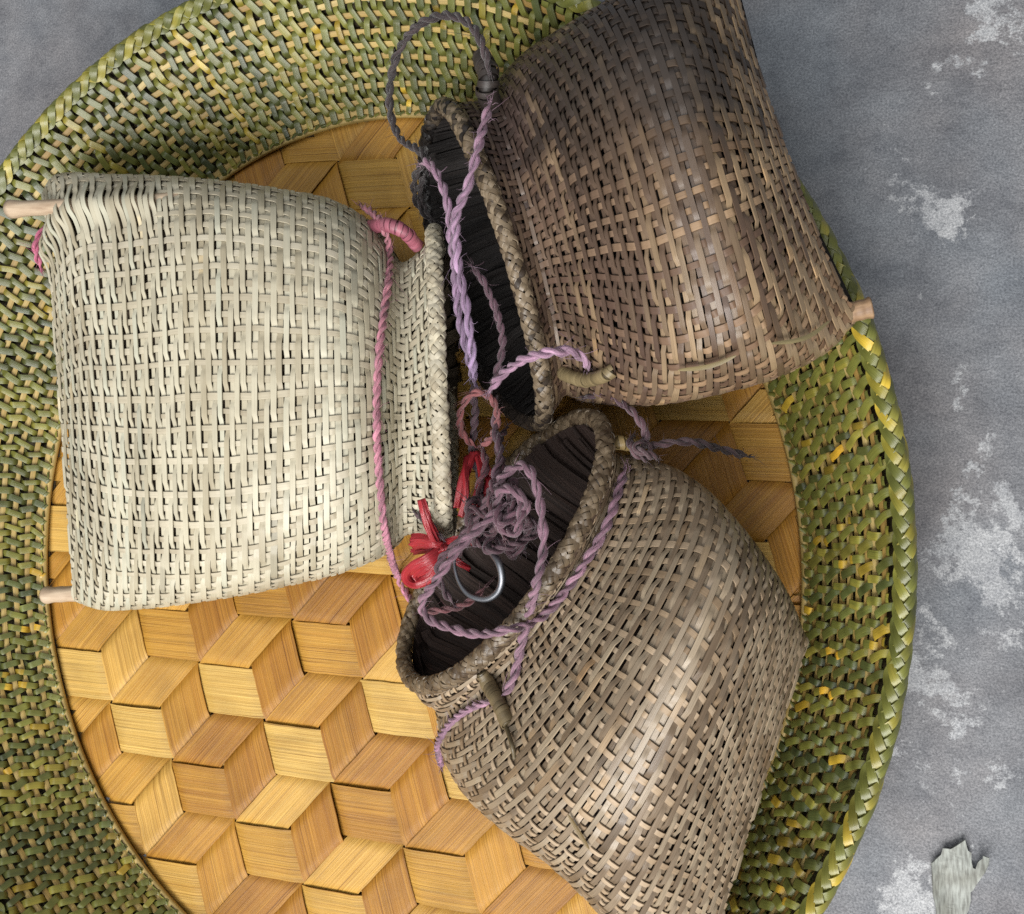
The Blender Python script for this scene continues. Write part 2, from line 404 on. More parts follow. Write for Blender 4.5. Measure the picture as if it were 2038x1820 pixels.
for i in range(NG):
    ang = math.degrees((i + .5) * pitch) % 360
    V, F, U, C = green_strip(i)
    if 239 < ang < 312: rest.add(V, F, U, C); continue      # the side below the frame
    mesh_obj('green_strip', V, F, M['green'], tray, U, C); nparts += 1
o = rest.build('green_strips', M['green'], tray); o['kind'] = 'stuff'
# dark sheet added behind the open weave, standing in for shade in its gaps
M['backing'] = strip_mat('shade_backing', [(0, (.10, .075, .035)), (1, (.20, .145, .065))], grain=.4, rough=.7)
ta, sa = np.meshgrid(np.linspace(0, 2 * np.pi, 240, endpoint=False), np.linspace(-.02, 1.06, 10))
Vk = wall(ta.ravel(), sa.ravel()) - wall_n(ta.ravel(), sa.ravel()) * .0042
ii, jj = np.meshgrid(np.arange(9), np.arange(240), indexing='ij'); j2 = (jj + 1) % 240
mesh_obj('shade_backing', Vk - TO, np.stack([ii * 240 + jj, ii * 240 + j2, (ii + 1) * 240 + j2, (ii + 1) * 240 + jj], -1).reshape(-1, 4), M['backing'], tray, np.column_stack([ta.ravel(), sa.ravel() * 20]), np.ones(3))
# braided rim: five flat strands
L3 = 52; NBR = 5
for k in range(NBR):
    t = np.linspace(0, 2 * np.pi, L3 * 28, endpoint=False)
    ph = L3 * t + k * 2 * np.pi / NBR
    jit = wob(len(t), 20, .00025); jit[-60:] = np.linspace(jit[-60], jit[0], 60)
    c = np.column_stack([oval(t, OC, ORX - .001, ORY - .001), np.full(len(t), RIM_Z + .0015)])
    out = np.column_stack([unit(oval(t, np.zeros(2), 1, 1)), np.zeros(len(t))])
    nrm = unit(out * .1 + np.array([0, 0, 1])); lat = unit(out - np.array([0, 0, .1]))
    x = np.sin(ph); top = np.sin(2 * ph)
    P = c + lat * (.0030 * x + jit)[:, None] + nrm * (.0012 * top - .0030 * x * x + .0022 + wob(len(t), 9, .00012))[:, None]
    N = unit(nrm + lat * (x * 1.0)[:, None] + unit(np.gradient(c, axis=0)) * (-.22))
    V, F, U = ribbon(P, N, .0037, .0009, closed=True, dome=.3, full=True)
    cc = np.ones((len(t), 3)); wy = np.clip(wob(len(t), 45, 1.0) - .5, 0, 1.2)[:, None]
    wy = wy * .7; cc = cc * (1.05 + wy * np.array([1.3, .8, .1])) * (1 + wob(len(t), 14, .13))[:, None]
    mesh_obj('rim_strand', V - TO, F, M['green'], tray, U, np.repeat(cc, 7, 0))
V, F, U = tube(np.column_stack([oval(th, OC, ORX - .001, ORY - .001), np.full(420, RIM_Z - .0005)]), .0030, 8, closed=True)
mesh_obj('rim_core', V - TO, F, M['green'], tray, U, np.ones(3) * .5)

# ------------------------------------------------------------------ surfaces for things that rest on others
BVH = []
def add_bvh(V, F):
    BVH.append(BVHTree.FromPolygons([tuple(map(float, v)) for v in V], [tuple(map(int, f)) for f in F]))
tt, ss = np.meshgrid(np.linspace(0, 2 * np.pi, 181), np.linspace(0, 1.1, 12))
wv = wall(tt.ravel(), ss.ravel())
ii, jj = np.meshgrid(np.arange(11), np.arange(180), indexing='ij')
add_bvh(wv, np.stack([ii * 181 + jj, ii * 181 + jj + 1, (ii + 1) * 181 + jj + 1, (ii + 1) * 181 + jj], -1).reshape(-1, 4))
add_bvh([(-1, -1, .0017), (1, -1, .0017), (1, 1, .0017), (-1, 1, .0017)], [(0, 1, 2, 3)])
def hit(px, py, lift=.002):
    d = ray(px, py); best = None
    for b in BVH:
        r = b.ray_cast(Vector(CAM), Vector(d))
        if r[0] is not None and (best is None or r[3] < best): best = r[3]
    return CAM + d * (best - lift)
def path(pts, lift=.002):
    """pixels (with an optional height) to points on whatever lies there"""
    out = []
    for p in pts:
        out.append(hit(p[0], p[1], lift) if len(p) == 2 else at(*p))
    return np.array(out)

# ------------------------------------------------------------------ pouches
class Pouch:
    def __init__(s, stations, nu=288, nv=240, eu=.9):
        """stations run from base to mouth; each has L, R side points and T, B top and bottom points"""
        K = []
        for st in stations:
            Lp = at(*st['L']); Rp = at(*st['R']); Mx = (Lp + Rp) / 2
            Tp = at(*st['T']) if len(st['T']) == 3 else np.array([Mx[0], Mx[1], st['T'][0]])
            Bp = at(*st['B']) if len(st['B']) == 3 else np.array([Mx[0], Mx[1], st['B'][0]])
            K.append([Lp, Rp, Tp, Bp, np.array([st.get('e', 1.0), 0, 0])])
        K = np.array(K)                        # n,5,3
        n = len(K); d = np.r_[0, np.cumsum(np.linalg.norm(np.diff(K[:, :4].mean(1), axis=0), axis=1) + .012)]
        x = np.linspace(0, d[-1], nv)
        flat = K.reshape(n, -1)
        # natural-looking cubic through the stations
        sl = np.gradient(flat, d, axis=0)
        idx = np.clip(np.searchsorted(d, x) - 1, 0, n - 2); hh = (d[idx + 1] - d[idx])[:, None]; t = ((x - d[idx]) / (d[idx + 1] - d[idx]))[:, None]
        G = (2 * t ** 3 - 3 * t ** 2 + 1) * flat[idx] + (t ** 3 - 2 * t ** 2 + t) * hh * sl[idx] + (-2 * t ** 3 + 3 * t ** 2) * flat[idx + 1] + (t ** 3 - t ** 2) * hh * sl[idx + 1]
        G = G.reshape(nv, 5, 3)
        a = np.arange(nu * 4) / (nu * 4) * 2 * np.pi
        S = np.zeros((nv, nu, 3))
        for i in range(nv):
            Lp, Rp, Tp, Bp, ex = G[i]; Mx = (Lp + Rp) / 2; e = ex[0]
            c = np.sign(np.cos(a)) * np.abs(np.cos(a)) ** e; sn = np.sin(a)
            sa = np.sign(sn) * np.abs(sn) ** e
            P = Mx + np.outer(c, (Rp - Lp) / 2) + np.where(sn[:, None] > 0, np.outer(sa, Tp - Mx), np.outer(-sa, Bp - Mx))
            # even spacing by arc length; both silhouettes stay put
            P2 = np.vstack([P, P[:1]]); s_ = arclen(P2); half = s_[nu * 2]
            xs = np.r_[np.linspace(0, half, nu // 2, endpoint=False), np.linspace(half, s_[-1], nu // 2, endpoint=False)]
            S[i] = np.stack([np.interp(xs, s_, P2[:, k]) for k in range(3)], 1)
        # even spacing along the length, by mean arc length
        ln = np.r_[0, np.cumsum(np.linalg.norm(np.diff(S, axis=0), axis=2)[:, :nu // 2].mean(1))]
        xs = np.linspace(0, ln[-1], nv); k = np.clip(np.searchsorted(ln, xs) - 1, 0, nv - 2); f = ((xs - ln[k]) / (ln[k + 1] - ln[k]))[:, None, None]
        s.S = S[k] * (1 - f) + S[k + 1] * f
        s.nu, s.nv, s.length = nu, nv, ln[-1]
        s.N = s.normals(s.S)
        dv = np.linalg.norm(np.diff(s.S[nv // 2], axis=0), axis=1).sum(); s.girth = dv
    def normals(s, S):
        du = np.roll(S, -1, 1) - np.roll(S, 1, 1); dv = np.gradient(S, axis=0)
        N = unit(np.cross(du, dv))
        C = S.mean(1, keepdims=True)
        if ((S - C) * N).sum() < 0: N = -N
        return N
    def ev(s, u, v, A=None):
        A = s.S if A is None else A
        x = (np.asarray(u) % 1.0) * s.nu; y = np.clip(v, 0, 1) * (s.nv - 1)
        x0 = np.floor(x).astype(int) % s.nu; y0 = np.clip(np.floor(y).astype(int), 0, s.nv - 2); fx = (x - np.floor(x))[..., None]; fy = (y - y0)[..., None]
        x1 = (x0 + 1) % s.nu
        return (A[y0, x0] * (1 - fx) + A[y0, x1] * fx) * (1 - fy) + (A[y0 + 1, x0] * (1 - fx) + A[y0 + 1, x1] * fx) * fy
    def at(s, u, v, h=0):
        return s.ev(u, v) + unit(s.ev(u, v, s.N)) * (np.asarray(h)[..., None] if np.ndim(h) else h)
    def grid(s, inset, v1=1.0, step=2):
        m = int((s.nv - 1) * v1) + 1
        P = (s.S - s.N * inset)[:m:step, ::step]; a, b = P.shape[:2]
        V = P.reshape(-1, 3); i, j = np.meshgrid(np.arange(a - 1), np.arange(b), indexing='ij'); j2 = (j + 1) % b
        F = np.stack([i * b + j, i * b + j2, (i + 1) * b + j2, (i + 1) * b + j], -1).reshape(-1, 4)
        U = np.stack([np.repeat(np.arange(a) / a * s.length, b), np.tile(np.arange(b) / b * 30, a)], 1)
        # close the base
        c = P[0].mean(0); V = np.vstack([V, c]); U = np.vstack([U, [0, 0]]); jj = np.arange(b)
        F = np.vstack([F, np.stack([np.full(b, len(V) - 1), (jj + 1) % b, jj, jj], 1)])
        return V, F, U

def weave(p, root, O, hoop_mat, axial_mat, lining_mat, ph_, pa_, fh, fa, amp=.0005, skew=0.0, seed=1, neck=.86, tuck=None, peel=0.3):
    """hoops float over three uprights and under three, each hoop two uprights further on"""
    global rng
    rng = np.random.default_rng(seed)
    nh = int(p.length / ph_); na = int(round(p.girth / pa_ / 6)) * 6; wh = fh * p.length / nh; wa = fa * p.girth / na
    V, F, U = p.grid(.0030, .985); mesh_obj('shade_layer', V - O, F, lining_mat, root, U, np.ones(3))  # added dark sheet, stands in for shade in the mouth and weave gaps
    Vb, Fb, _ = p.grid(-.0012, 1.0, 3); add_bvh(Vb, Fb)
    over = lambda i, j: np.where(((j - 2 * i) % 6) < 3, 1.0, -1.0)
    sub = 4
    for i in range(nh):
        v0 = .001 + (i + .35) / nh * .972
        j = np.arange(na * sub) / sub
        # height at every upright, eased between them
        ja = np.floor(j).astype(int); f = j - ja; f = f * f * (3 - 2 * f); f = np.clip((f - .15) / .7, 0, 1)
        h = over(i, ja) * (1 - f) + over(i, ja + 1) * f
        jw = wob(len(j), 18, .07); jw[-40:] = np.linspace(jw[-40], jw[0], 40)
        up = np.clip(h, 0, 1)
        v = v0 + (jw + skew * np.sin(2 * np.pi * (j / na - .25))) / nh * .965
        lift = h * amp + .0002 * up
        if tuck: lift = lift + tuck[2] * np.exp(-((j / na - tuck[0](v0)) / .017) ** 2) * np.clip((tuck[1] - v0) / .06, 0, 1)
        P = p.at(j / na, v, lift)
        N = p.ev(j / na, v, p.N)
        wd = wh * rng.uniform(.86, 1.10) * (1 + wob(len(j), 30, .07)) * (1 - .30 * np.clip((v - neck + .1) / .1, 0, 1))
        V, F, U = ribbon(P, N, wd, .0006, closed=True, u0=rng.uniform(0, 50), dome=.12)
        cc = np.ones((len(j), 3)); m_ = len(j)
        for _ in range(rng.poisson(peel)):
            k0 = rng.integers(0, m_); ln_ = rng.integers(3, 16); cc[(k0 + np.arange(ln_)) % m_] *= np.array([1.38, 1.3, 1.18]) * rng.uniform(.85, 1.15)
        for _ in range(rng.poisson(1.2)):
            k0 = rng.integers(0, m_); ln_ = rng.integers(6, 40); cc[(k0 + np.arange(ln_)) % m_] *= rng.uniform(.72, .92)
        mesh_obj('cane_hoop', V - O, F, hoop_mat, root, U, np.repeat(cc, 7, 0))
    ih = np.arange(nh * sub + 1) / sub - .5
    for jx in range(na):
        ia = np.floor(ih).astype(int); f = ih - ia; f = f * f * (3 - 2 * f)
        h = -(over(ia, jx) * (1 - f) + over(ia + 1, jx) * f)
        uw = wob(len(ih), 24, .05) + rng.normal(0, .035)
        v = np.clip(.001 + (ih + .35) / nh * .972, 0, 1)
        u = (jx + uw) / na
        if tuck and abs(jx / na - tuck[0](.15)) < .020: k0 = int(tuck[1] * .95 * len(ih)); ih_, u, v, h = ih[k0:], u[k0:], v[k0:], h[k0:]
        P = p.at(u, v, h * amp * .85); N = p.ev(u, v, p.N)
        wd = wa * rng.uniform(.82, 1.12) * (1 + wob(len(v), 30, .06)) * (1 - .30 * np.clip((v - neck) / .08, 0, 1))
        V, F, U = ribbon(P, N, wd, .0006, u0=rng.uniform(0, 50), dome=.12)
        mesh_obj('cane_upright', V - O, F, axial_mat, root, U, np.ones(3))
    # strips standing inside the mouth
    for k in range(64):
        v = np.linspace(.55, .985 - abs(rng.normal(0, .015)), 30); u = (k + rng.normal(0, .5)) / 64 + wob(30, 14, .008)
        P = p.at(u, v, -.0036 - .0026 * rng.random() - np.abs(wob(30, 8, .0005))); N = -p.ev(u, v, p.N)
        V, F, U = ribbon(P, N, .0016 + .0045 * rng.random() ** 1.5, .0004, u0=rng.uniform(0, 50), dome=.1)
        mesh_obj('inner_strip', V - O, F, lining_mat, root, U, np.ones(3) * rng.uniform(.5, 1.5))
    print('POUCH', nh, na, p.length, p.girth)
    # seam along the base
    ub = np.linspace(0, 1, 240, endpoint=False)
    V, F, U = tube(p.at(ub, np.full(240, .001), -.0008), .0010, 6, closed=True)
    mesh_obj('base_seam', V - O, F, hoop_mat, root, U, np.ones(3) * .9)
def plaited_rim(p, root, O, mat, r=.0042, n=6, turns=12, wdt=.0025, core=None, v=.985, seed=3):
    """a tube plaited of strands that run both ways round the mouth"""
    global rng
    rng = np.random.default_rng(seed)
    m = turns * 36
    u = np.arange(m) / m
    C = p.at(u, np.full(m, v), .0006); T = tangent(C, True); N = unit(p.ev(u, np.full(m, v), p.N)); B = unit(np.cross(T, N))
    V, F, U = tube(C, r * .72, 8, closed=True); mesh_obj('rim_core', V - O, F, core or mat, root, U, np.ones(3) * .55)
    for d in (1, -1):
        for k in range(n):
            ang = d * (2 * np.pi * turns * u) + 2 * np.pi * k / n
            x = (turns * u * 2 * n + (0 if d > 0 else 1) + 2 * k * d) % 2
            hh = r * (1 + .13 * d * np.cos(np.pi * turns * n * u * 2 + np.pi * k))
            rad = N * np.cos(ang)[:, None] + B * np.sin(ang)[:, None]
            jit = wob(m, 20, .14 * r)[:, None]; hh = hh + wob(m, 14, .05 * r)
            P = C + N * (np.cos(ang) * hh)[:, None] + B * (np.sin(ang) * hh * 1.12)[:, None] + T * jit
            V, F, U = ribbon(P, rad, wdt * rng.uniform(.85, 1.15), .0006, closed=True, u0=rng.uniform(0, 50))
            mesh_obj('rim_strand', V - O, F, mat, root, U, np.ones(3) * rng.uniform(.85, 1.15))
def stick(root, O, mat, A, Bp, r, knob=1.25, bend=0.0):
    t = np.linspace(0, 1, 40); P = A + np.outer(t, Bp - A) + np.outer(np.sin(np.pi * t) * bend, [0, 0, 1])
    rr = r * (1 + (knob - 1) * np.exp(-(t / .05) ** 2) + .03 * np.sin(t * 40))
    rr[0] *= .90
    V, F, U = tube(P, rr, 14)
    return mesh_obj('corner_stick', V - O, F, mat, root, U, np.ones(3))
def wrapped_loop(root, O, mat, pts, r, name='wrapped_loop', lift=.003, colr=(1, 1, 1), wid=.0021):
    """a core bound with a flat strip wound round and round it"""
    K = path(pts, lift)
    for e in (0, -1): K[e] = K[e] + unit(K[e] - CAM) * (.005 if lift else 0)
    C = catmull(K, .0003); n = len(C); s = arclen(C)
    V, F, U = tube(C, r * .86, 8); o = mesh_obj(name, V - O, F, mat, root, U, np.array(colr) * .55)
    if r < .0015: return o
    T, A, B = frames(C); m = int(s[-1] / wid * 16)
    x = np.linspace(0, s[-1], m); I = lambda Q: np.stack([np.interp(x, s, Q[:, k]) for k in range(3)], 1)
    ph = 2 * np.pi * x / wid; ph = ph + wob(m, 16, .35)
    rad = unit(I(A) * np.cos(ph)[:, None] + I(B) * np.sin(ph)[:, None])
    P = I(C) + rad * (r + wob(m, 12, r * .06))[:, None]
    V, F, U = ribbon(P, rad, wid * (.96 + wob(m, 20, .10)), .0005, dome=.2)
    mesh_obj('winding', V - O, F, mat, o, U, np.array(colr) * np.repeat(1 + wob(m, 16, .16), 7)[:, None])
    return o

def shade_lining(name, c0, c1):  # dark tones put the shade of the pouch insides into the colour
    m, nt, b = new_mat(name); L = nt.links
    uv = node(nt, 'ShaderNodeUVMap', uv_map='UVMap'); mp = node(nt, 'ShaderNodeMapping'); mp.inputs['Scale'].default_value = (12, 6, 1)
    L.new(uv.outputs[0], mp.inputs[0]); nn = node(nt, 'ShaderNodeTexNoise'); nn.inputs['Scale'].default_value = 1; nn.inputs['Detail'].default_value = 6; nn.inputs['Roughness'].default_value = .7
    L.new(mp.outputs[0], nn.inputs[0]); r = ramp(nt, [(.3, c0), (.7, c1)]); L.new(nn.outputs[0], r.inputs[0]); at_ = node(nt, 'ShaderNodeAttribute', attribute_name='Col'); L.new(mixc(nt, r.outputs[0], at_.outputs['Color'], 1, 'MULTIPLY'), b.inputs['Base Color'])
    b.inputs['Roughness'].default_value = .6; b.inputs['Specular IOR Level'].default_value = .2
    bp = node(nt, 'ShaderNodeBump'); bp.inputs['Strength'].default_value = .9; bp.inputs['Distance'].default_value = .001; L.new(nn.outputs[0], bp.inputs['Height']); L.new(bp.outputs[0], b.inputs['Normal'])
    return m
def wood(name, c0, c1):
    m, nt, b = new_mat(name); L = nt.links
    uv = node(nt, 'ShaderNodeUVMap', uv_map='UVMap'); mp = node(nt, 'ShaderNodeMapping'); mp.inputs['Scale'].default_value = (60, 8, 1)
    L.new(uv.outputs[0], mp.inputs[0]); nn = node(nt, 'ShaderNodeTexNoise'); nn.inputs['Scale'].default_value = 1; nn.inputs['Detail'].default_value = 5
    L.new(mp.outputs[0], nn.inputs[0]); r = ramp(nt, [(.3, c0), (.65, c1)]); L.new(nn.outputs[0], r.inputs[0]); L.new(r.outputs[0], b.inputs['Base Color'])
    b.inputs['Roughness'].default_value = .55
    bp = node(nt, 'ShaderNodeBump'); bp.inputs['Strength'].default_value = .4; bp.inputs['Distance'].default_value = .0006; L.new(nn.outputs[0], bp.inputs['Height']); L.new(bp.outputs[0], b.inputs['Normal'])
    return m
M['wood'] = wood('stick_wood', (.34, .24, .16), (.52, .40, .28))
M['wood_dark'] = wood('stick_wood_dark', (.16, .09, .05), (.36, .23, .13))

# pale pouch ---------------------------------------------------------------
pale_st = [
    dict(L=(86, 388, .059), R=(145, 1192, .034), T=(118, 795, .058), B=(.036,), e=.7),
    dict(L=(108, 356, .057), R=(188, 1203, .034), T=(165, 790, .075), B=(.022,), e=.72),
    dict(L=(226, 358, .055), R=(268, 1205, .034), T=(262, 780, .086), B=(.012,), e=.78),
    dict(L=(400, 368, .050), R=(420, 1185, .034), T=(412, 775, .093), B=(.004,), e=.78),
    dict(L=(560, 388, .047), R=(560, 1160, .034), T=(560, 772, .092), B=(.003,), e=.8),
    dict(L=(675, 412, .045), R=(690, 1130, .034), T=(684, 770, .085), B=(.003,), e=.84),
    dict(L=(745, 455, .043), R=(765, 1100, .034), T=(756, 778, .073), B=(.003,), e=.9),
    dict(L=(792, 522, .040), R=(800, 1065, .034), T=(798, 790, .061), B=(.004,), e=1),
    dict(L=(835, 505, .042), R=(850, 1060, .035), T=(840, 775, .067), B=(.004,), e=1),
    dict(L=(874, 455, .045), R=(896, 1062, .036), T=(885, 750, .077), B=(890, 750, .004), e=1),
]
dark_st = [
    dict(L=(1478, -40, .078), R=(1715, 622, .064), T=(1566, 302, .082), B=(1556, 304, .058), e=.8),
    dict(L=(1420, -62, .076), R=(1655, 682, .058), T=(1530, 330, .101), B=(1500, 330, .050), e=.82),
    dict(L=(1320, -40, .066), R=(1550, 727, .050), T=(1455, 360, .121), B=(.034,), e=.82),
    dict(L=(1210, 10, .058), R=(1420, 762, .044), T=(1370, 395, .126), B=(.012,), e=.84),
    dict(L=(1120, 62, .054), R=(1300, 788, .040), T=(1280, 430, .119), B=(.005,), e=.86),
    dict(L=(1045, 108, .050), R=(1215, 797, .038), T=(1195, 455, .102), B=(.004,), e=.9),
    dict(L=(1000, 155, .050), R=(1160, 795, .036), T=(1125, 475, .083), B=(.004,), e=.96),
    dict(L=(975, 200, .050), R=(1120, 785, .034), T=(1072, 490, .072), B=(1000, 520, .004), e=1),
    dict(L=(925, 208, .051), R=(1095, 820, .034), T=(1040, 505, .077), B=(935, 550, .004), e=1),
    dict(L=(862, 222, .052), R=(1062, 845, .034), T=(1008, 505, .083), B=(872, 580, .005), e=1),
]
brown_st = [
    dict(L=(1606, 1276, .050), R=(1365, 2050, .046), T=(.058,), B=(.036,), e=.8),
    dict(L=(1565, 1212, .049), R=(1295, 1950, .042), T=(1455, 1570, .080), B=(.022,), e=.78),
    dict(L=(1492, 1105, .046), R=(1190, 1800, .036), T=(1390, 1500, .108), B=(.008,), e=.78),
    dict(L=(1430, 1030, .045), R=(1085, 1690, .034), T=(1320, 1435, .119), B=(.004,), e=.8),
    dict(L=(1372, 968, .044), R=(985, 1615, .034), T=(1245, 1375, .116), B=(.003,), e=.82),
    dict(L=(1318, 928, .044), R=(912, 1552, .034), T=(1175, 1322, .101), B=(.003,), e=.86),
    dict(L=(1265, 912, .045), R=(878, 1485, .034), T=(1118, 1275, .084), B=(.004,), e=.95),
    dict(L=(1222, 902, .046), R=(868, 1412, .034), T=(1082, 1235, .074), B=(.004,), e=1),
    dict(L=(1200, 860, .048), R=(830, 1380, .036), T=(1080, 1205, .080), B=(960, 1100, .004), e=1),
    dict(L=(1172, 826, .050), R=(812, 1330, .040), T=(1068, 1172, .086), B=(905, 1030, .010), e=1),
]
def base_of(st):
    a = np.mean([at(*s['L']) for s in st[2:6]] + [at(*s['R']) for s in st[2:6]], 0); return np.array([a[0], a[1], .002])

O_p = base_of(pale_st)
pale = thing('woven_pouch', 'pale cream woven cane pouch lying with its mouth towards the darker pouches', 'pouch', tuple(O_p), 'cane pouches lying in the tray')
PP = Pouch(pale_st)
M['pale_h'] = strip_mat('pale_cane', [(0, (.38, .33, .23)), (.35, (.485, .44, .325)), (.7, (.54, .495, .375)), (1, (.49, .475, .37))], grain=.16, rough=.42, bump=.12, spec=.35)
M['pale_a'] = strip_mat('pale_cane_upright', [(0, (.39, .335, .24)), (.5, (.50, .445, .33)), (1, (.56, .505, .39))], grain=.18, rough=.5, bump=.12, spec=.3)
M['lin_p'] = shade_lining('pale_shade_lining', (.060, .042, .028), (.13, .10, .07))
# the stick lies straight along the upper side, just under the hoops
Vt, Ft, _ = PP.grid(0, 1.0, 3); bt = BVHTree.FromPolygons([tuple(map(float, v)) for v in Vt], [tuple(map(int, f)) for f in Ft])
hp = lambda x, y: np.array(bt.ray_cast(Vector(CAM), Vector(ray(x, y)))[0])
q0, q1 = hp(150, 411), hp(335, 402)
dq = (q1 - q0) / 185.0
SP = np.linspace(q0 - dq * 142, q1 + dq * 25, 40)
SP = SP + np.outer(-.0010 - .009 * np.clip((np.linspace(0, 1, 40) - .80) / .2, 0, 1) ** 1.5, [0, -.4, .9])
sel = np.linspace(q0, q1, 12); uvn = []
for q in sel:
    k = np.argmin(((PP.S - q) ** 2).sum(2)); uvn.append((k % PP.nu / PP.nu, k // PP.nu / (PP.nv - 1)))
uvn = np.array(uvn); cf = np.polyfit(uvn[:, 1], uvn[:, 0], 1)
tk = (lambda v: cf[0] * v + cf[1], uvn[-1, 1], .0040)
weave(PP, pale, O_p, M['pale_h'], M['pale_a'], M['lin_p'], .0029, .0063, .83, .41, seed=11, tuck=tk)
plaited_rim(PP, pale, O_p, M['pale_a'], r=.0031, turns=15, wdt=.0020, core=M['lin_p'])

O_d = base_of(dark_st)
dark = thing('woven_pouch', 'dark smoke-stained woven cane pouch with its base over the tray rim', 'pouch', tuple(O_d), 'cane pouches lying in the tray')
DP = Pouch(dark_st)
lo = lambda px, py, z: tuple(at(px, py, z) - O_d)
st_d = [(lo(1000, 220, .06), .050, (.022, .017, .016), .92, 25), (lo(1075, 470, .072), .085, (.080, .050, .042), .7, 24),
        (lo(1335, 85, .124), .042, (.030, .023, .018), .9, 60), (lo(1190, 140, .100), .046, (.034, .025, .020), .85, 50), (lo(1260, 210, .115), .022, (.045, .034, .028), .75, 70),
        (lo(1270, 350, .12), .030, (.11, .070, .045), .55, 60), (lo(1390, 130, .126), .020, (.05, .040, .034), .7, 80)]
M['dark_h'] = strip_mat('smoked_cane', [(0, (.115, .070, .038)), (.3, (.185, .122, .070)), (.7, (.255, .182, .110)), (1, (.36, .25, .145))], grain=.28, rough=.39, bump=.25, spec=.5, stain=st_d)
M['dark_a'] = strip_mat('smoked_cane_upright', [(0, (.16, .092, .052)), (.5, (.275, .170, .098)), (1, (.37, .245, .145))], grain=.25, rough=.5, bump=.2, spec=.35, stain=st_d)
M['lin_d'] = shade_lining('smoked_shade_lining', (.008, .007, .007), (.030, .025, .023))
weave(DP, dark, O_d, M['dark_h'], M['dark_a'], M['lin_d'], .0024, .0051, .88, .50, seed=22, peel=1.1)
rimc = [(0, (.075, .050, .030)), (.5, (.15, .108, .066)), (1, (.25, .19, .125))]
M['rim_d'] = strip_mat('rim_cane', rimc, grain=.25, rough=.4, bump=.2)
M['rim_s'] = strip_mat('sooty_rim_cane', rimc, grain=.25, rough=.4, bump=.2, stain=[(lo(850, 300, .035), .05, (.014, .012, .012), .95, 30), (lo(870, 450, .01), .06, (.014, .012, .012), .97, 30), (lo(930, 700, .01), .07, (.02, .017, .016), .95, 30), (lo(1050, 850, .02), .035, (.04, .03, .025), .8, 30)])
plaited_rim(DP, dark, O_d, M['rim_s'], r=.0031, turns=17, wdt=.0020, core=M['lin_d'])

O_b = base_of(brown_st)
brown = thing('woven_pouch', 'grey-brown woven cane pouch with wide round mouth holding tangled cords', 'pouch', tuple(O_b), 'cane pouches lying in the tray')
BP = Pouch(brown_st)
M['brown_h'] = strip_mat('brown_cane', [(0, (.155, .108, .068)), (.35, (.245, .180, .120)), (.7, (.315, .245, .170)), (1, (.40, .315, .215))], grain=.28, rough=.39, bump=.25, spec=.5)
M['brown_a'] = strip_mat('brown_cane_upright', [(0, (.24, .165, .10)), (.5, (.38, .275, .175)), (1, (.46, .35, .24))], grain=.22, rough=.5, bump=.2, spec=.35)
M['lin_b'] = shade_lining('brown_shade_lining', (.012, .008, .007), (.055, .034, .027))
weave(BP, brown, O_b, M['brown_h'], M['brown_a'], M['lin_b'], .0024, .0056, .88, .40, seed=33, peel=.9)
plaited_rim(BP, brown, O_b, M['rim_d'], r=.0031, turns=19, wdt=.0020, core=M['lin_b'])

# sticks at the base corners
mesh_obj('corner_stick', *[q - O_p if k == 0 else q for k, q in enumerate(tube(SP, .0036 * (1 + .25 * np.exp(-(np.linspace(0, 1, 40) / .06) ** 2)), 14)[:2])], M['wood'], pale, tube(SP, .0036, 14)[2], np.ones(3))
stick(pale, O_p, M['wood'], at(90, 1185, .036), at(260, 1175, .036), .0040, 1.15)
stick(dark, O_d, M['wood_dark'], at(1736, 612, .066), at(1620, 640, .066), .0038, 1.12)
# wrapped loops that carry the cords
M['wrap'] = strip_mat('wrapping_cane', [(0, (.13, .095, .05)), (.5, (.23, .175, .09)), (1, (.33, .26, .14))], grain=.25, rough=.45)
M['soot'] = strip_mat('sooty_cane', [(0, (.014, .011, .010)), (1, (.05, .038, .033))], grain=.4, rough=.5)
M['wrap_pink'] = strip_mat('pink_wrapping', [(0, (.27, .075, .10)), (.5, (.40, .12, .165)), (1, (.48, .20, .24))], grain=.4, rough=.45, along=(200, 4))
wrapped_loop(pale, O_p, M['wrap_pink'], [(738, 452, .058), (770, 448, .062), (805, 462, .060), (832, 492, .054)], .0029)
wrapped_loop(dark, O_d, M['wrap'], [(1118, 742), (1140, 752), (1170, 757), (1205, 747), (1220, 738)], .0026, lift=.004)
wrapped_loop(dark, O_d, M['soot'], [(958, 112, .072), (972, 150, .074), (970, 185, .071), (985, 222, .062)], .0042, wid=.0026)
wrapped_loop(brown, O_b, M['wrap'], [(958, 1338), (972, 1362), (992, 1400), (1012, 1442)], .0028, lift=.004)
wrapped_loop(brown, O_b, M['wrap'], [(1005, 1440), (1018, 1480), (1024, 1510)], .0010, lift=.003, name='peg')
wrapped_loop(brown, O_b, M['wrap'], [(1212, 880, .060), (1235, 882, .060), (1268, 888, .058)], .0027, colr=(1.1, 1.0, .8))
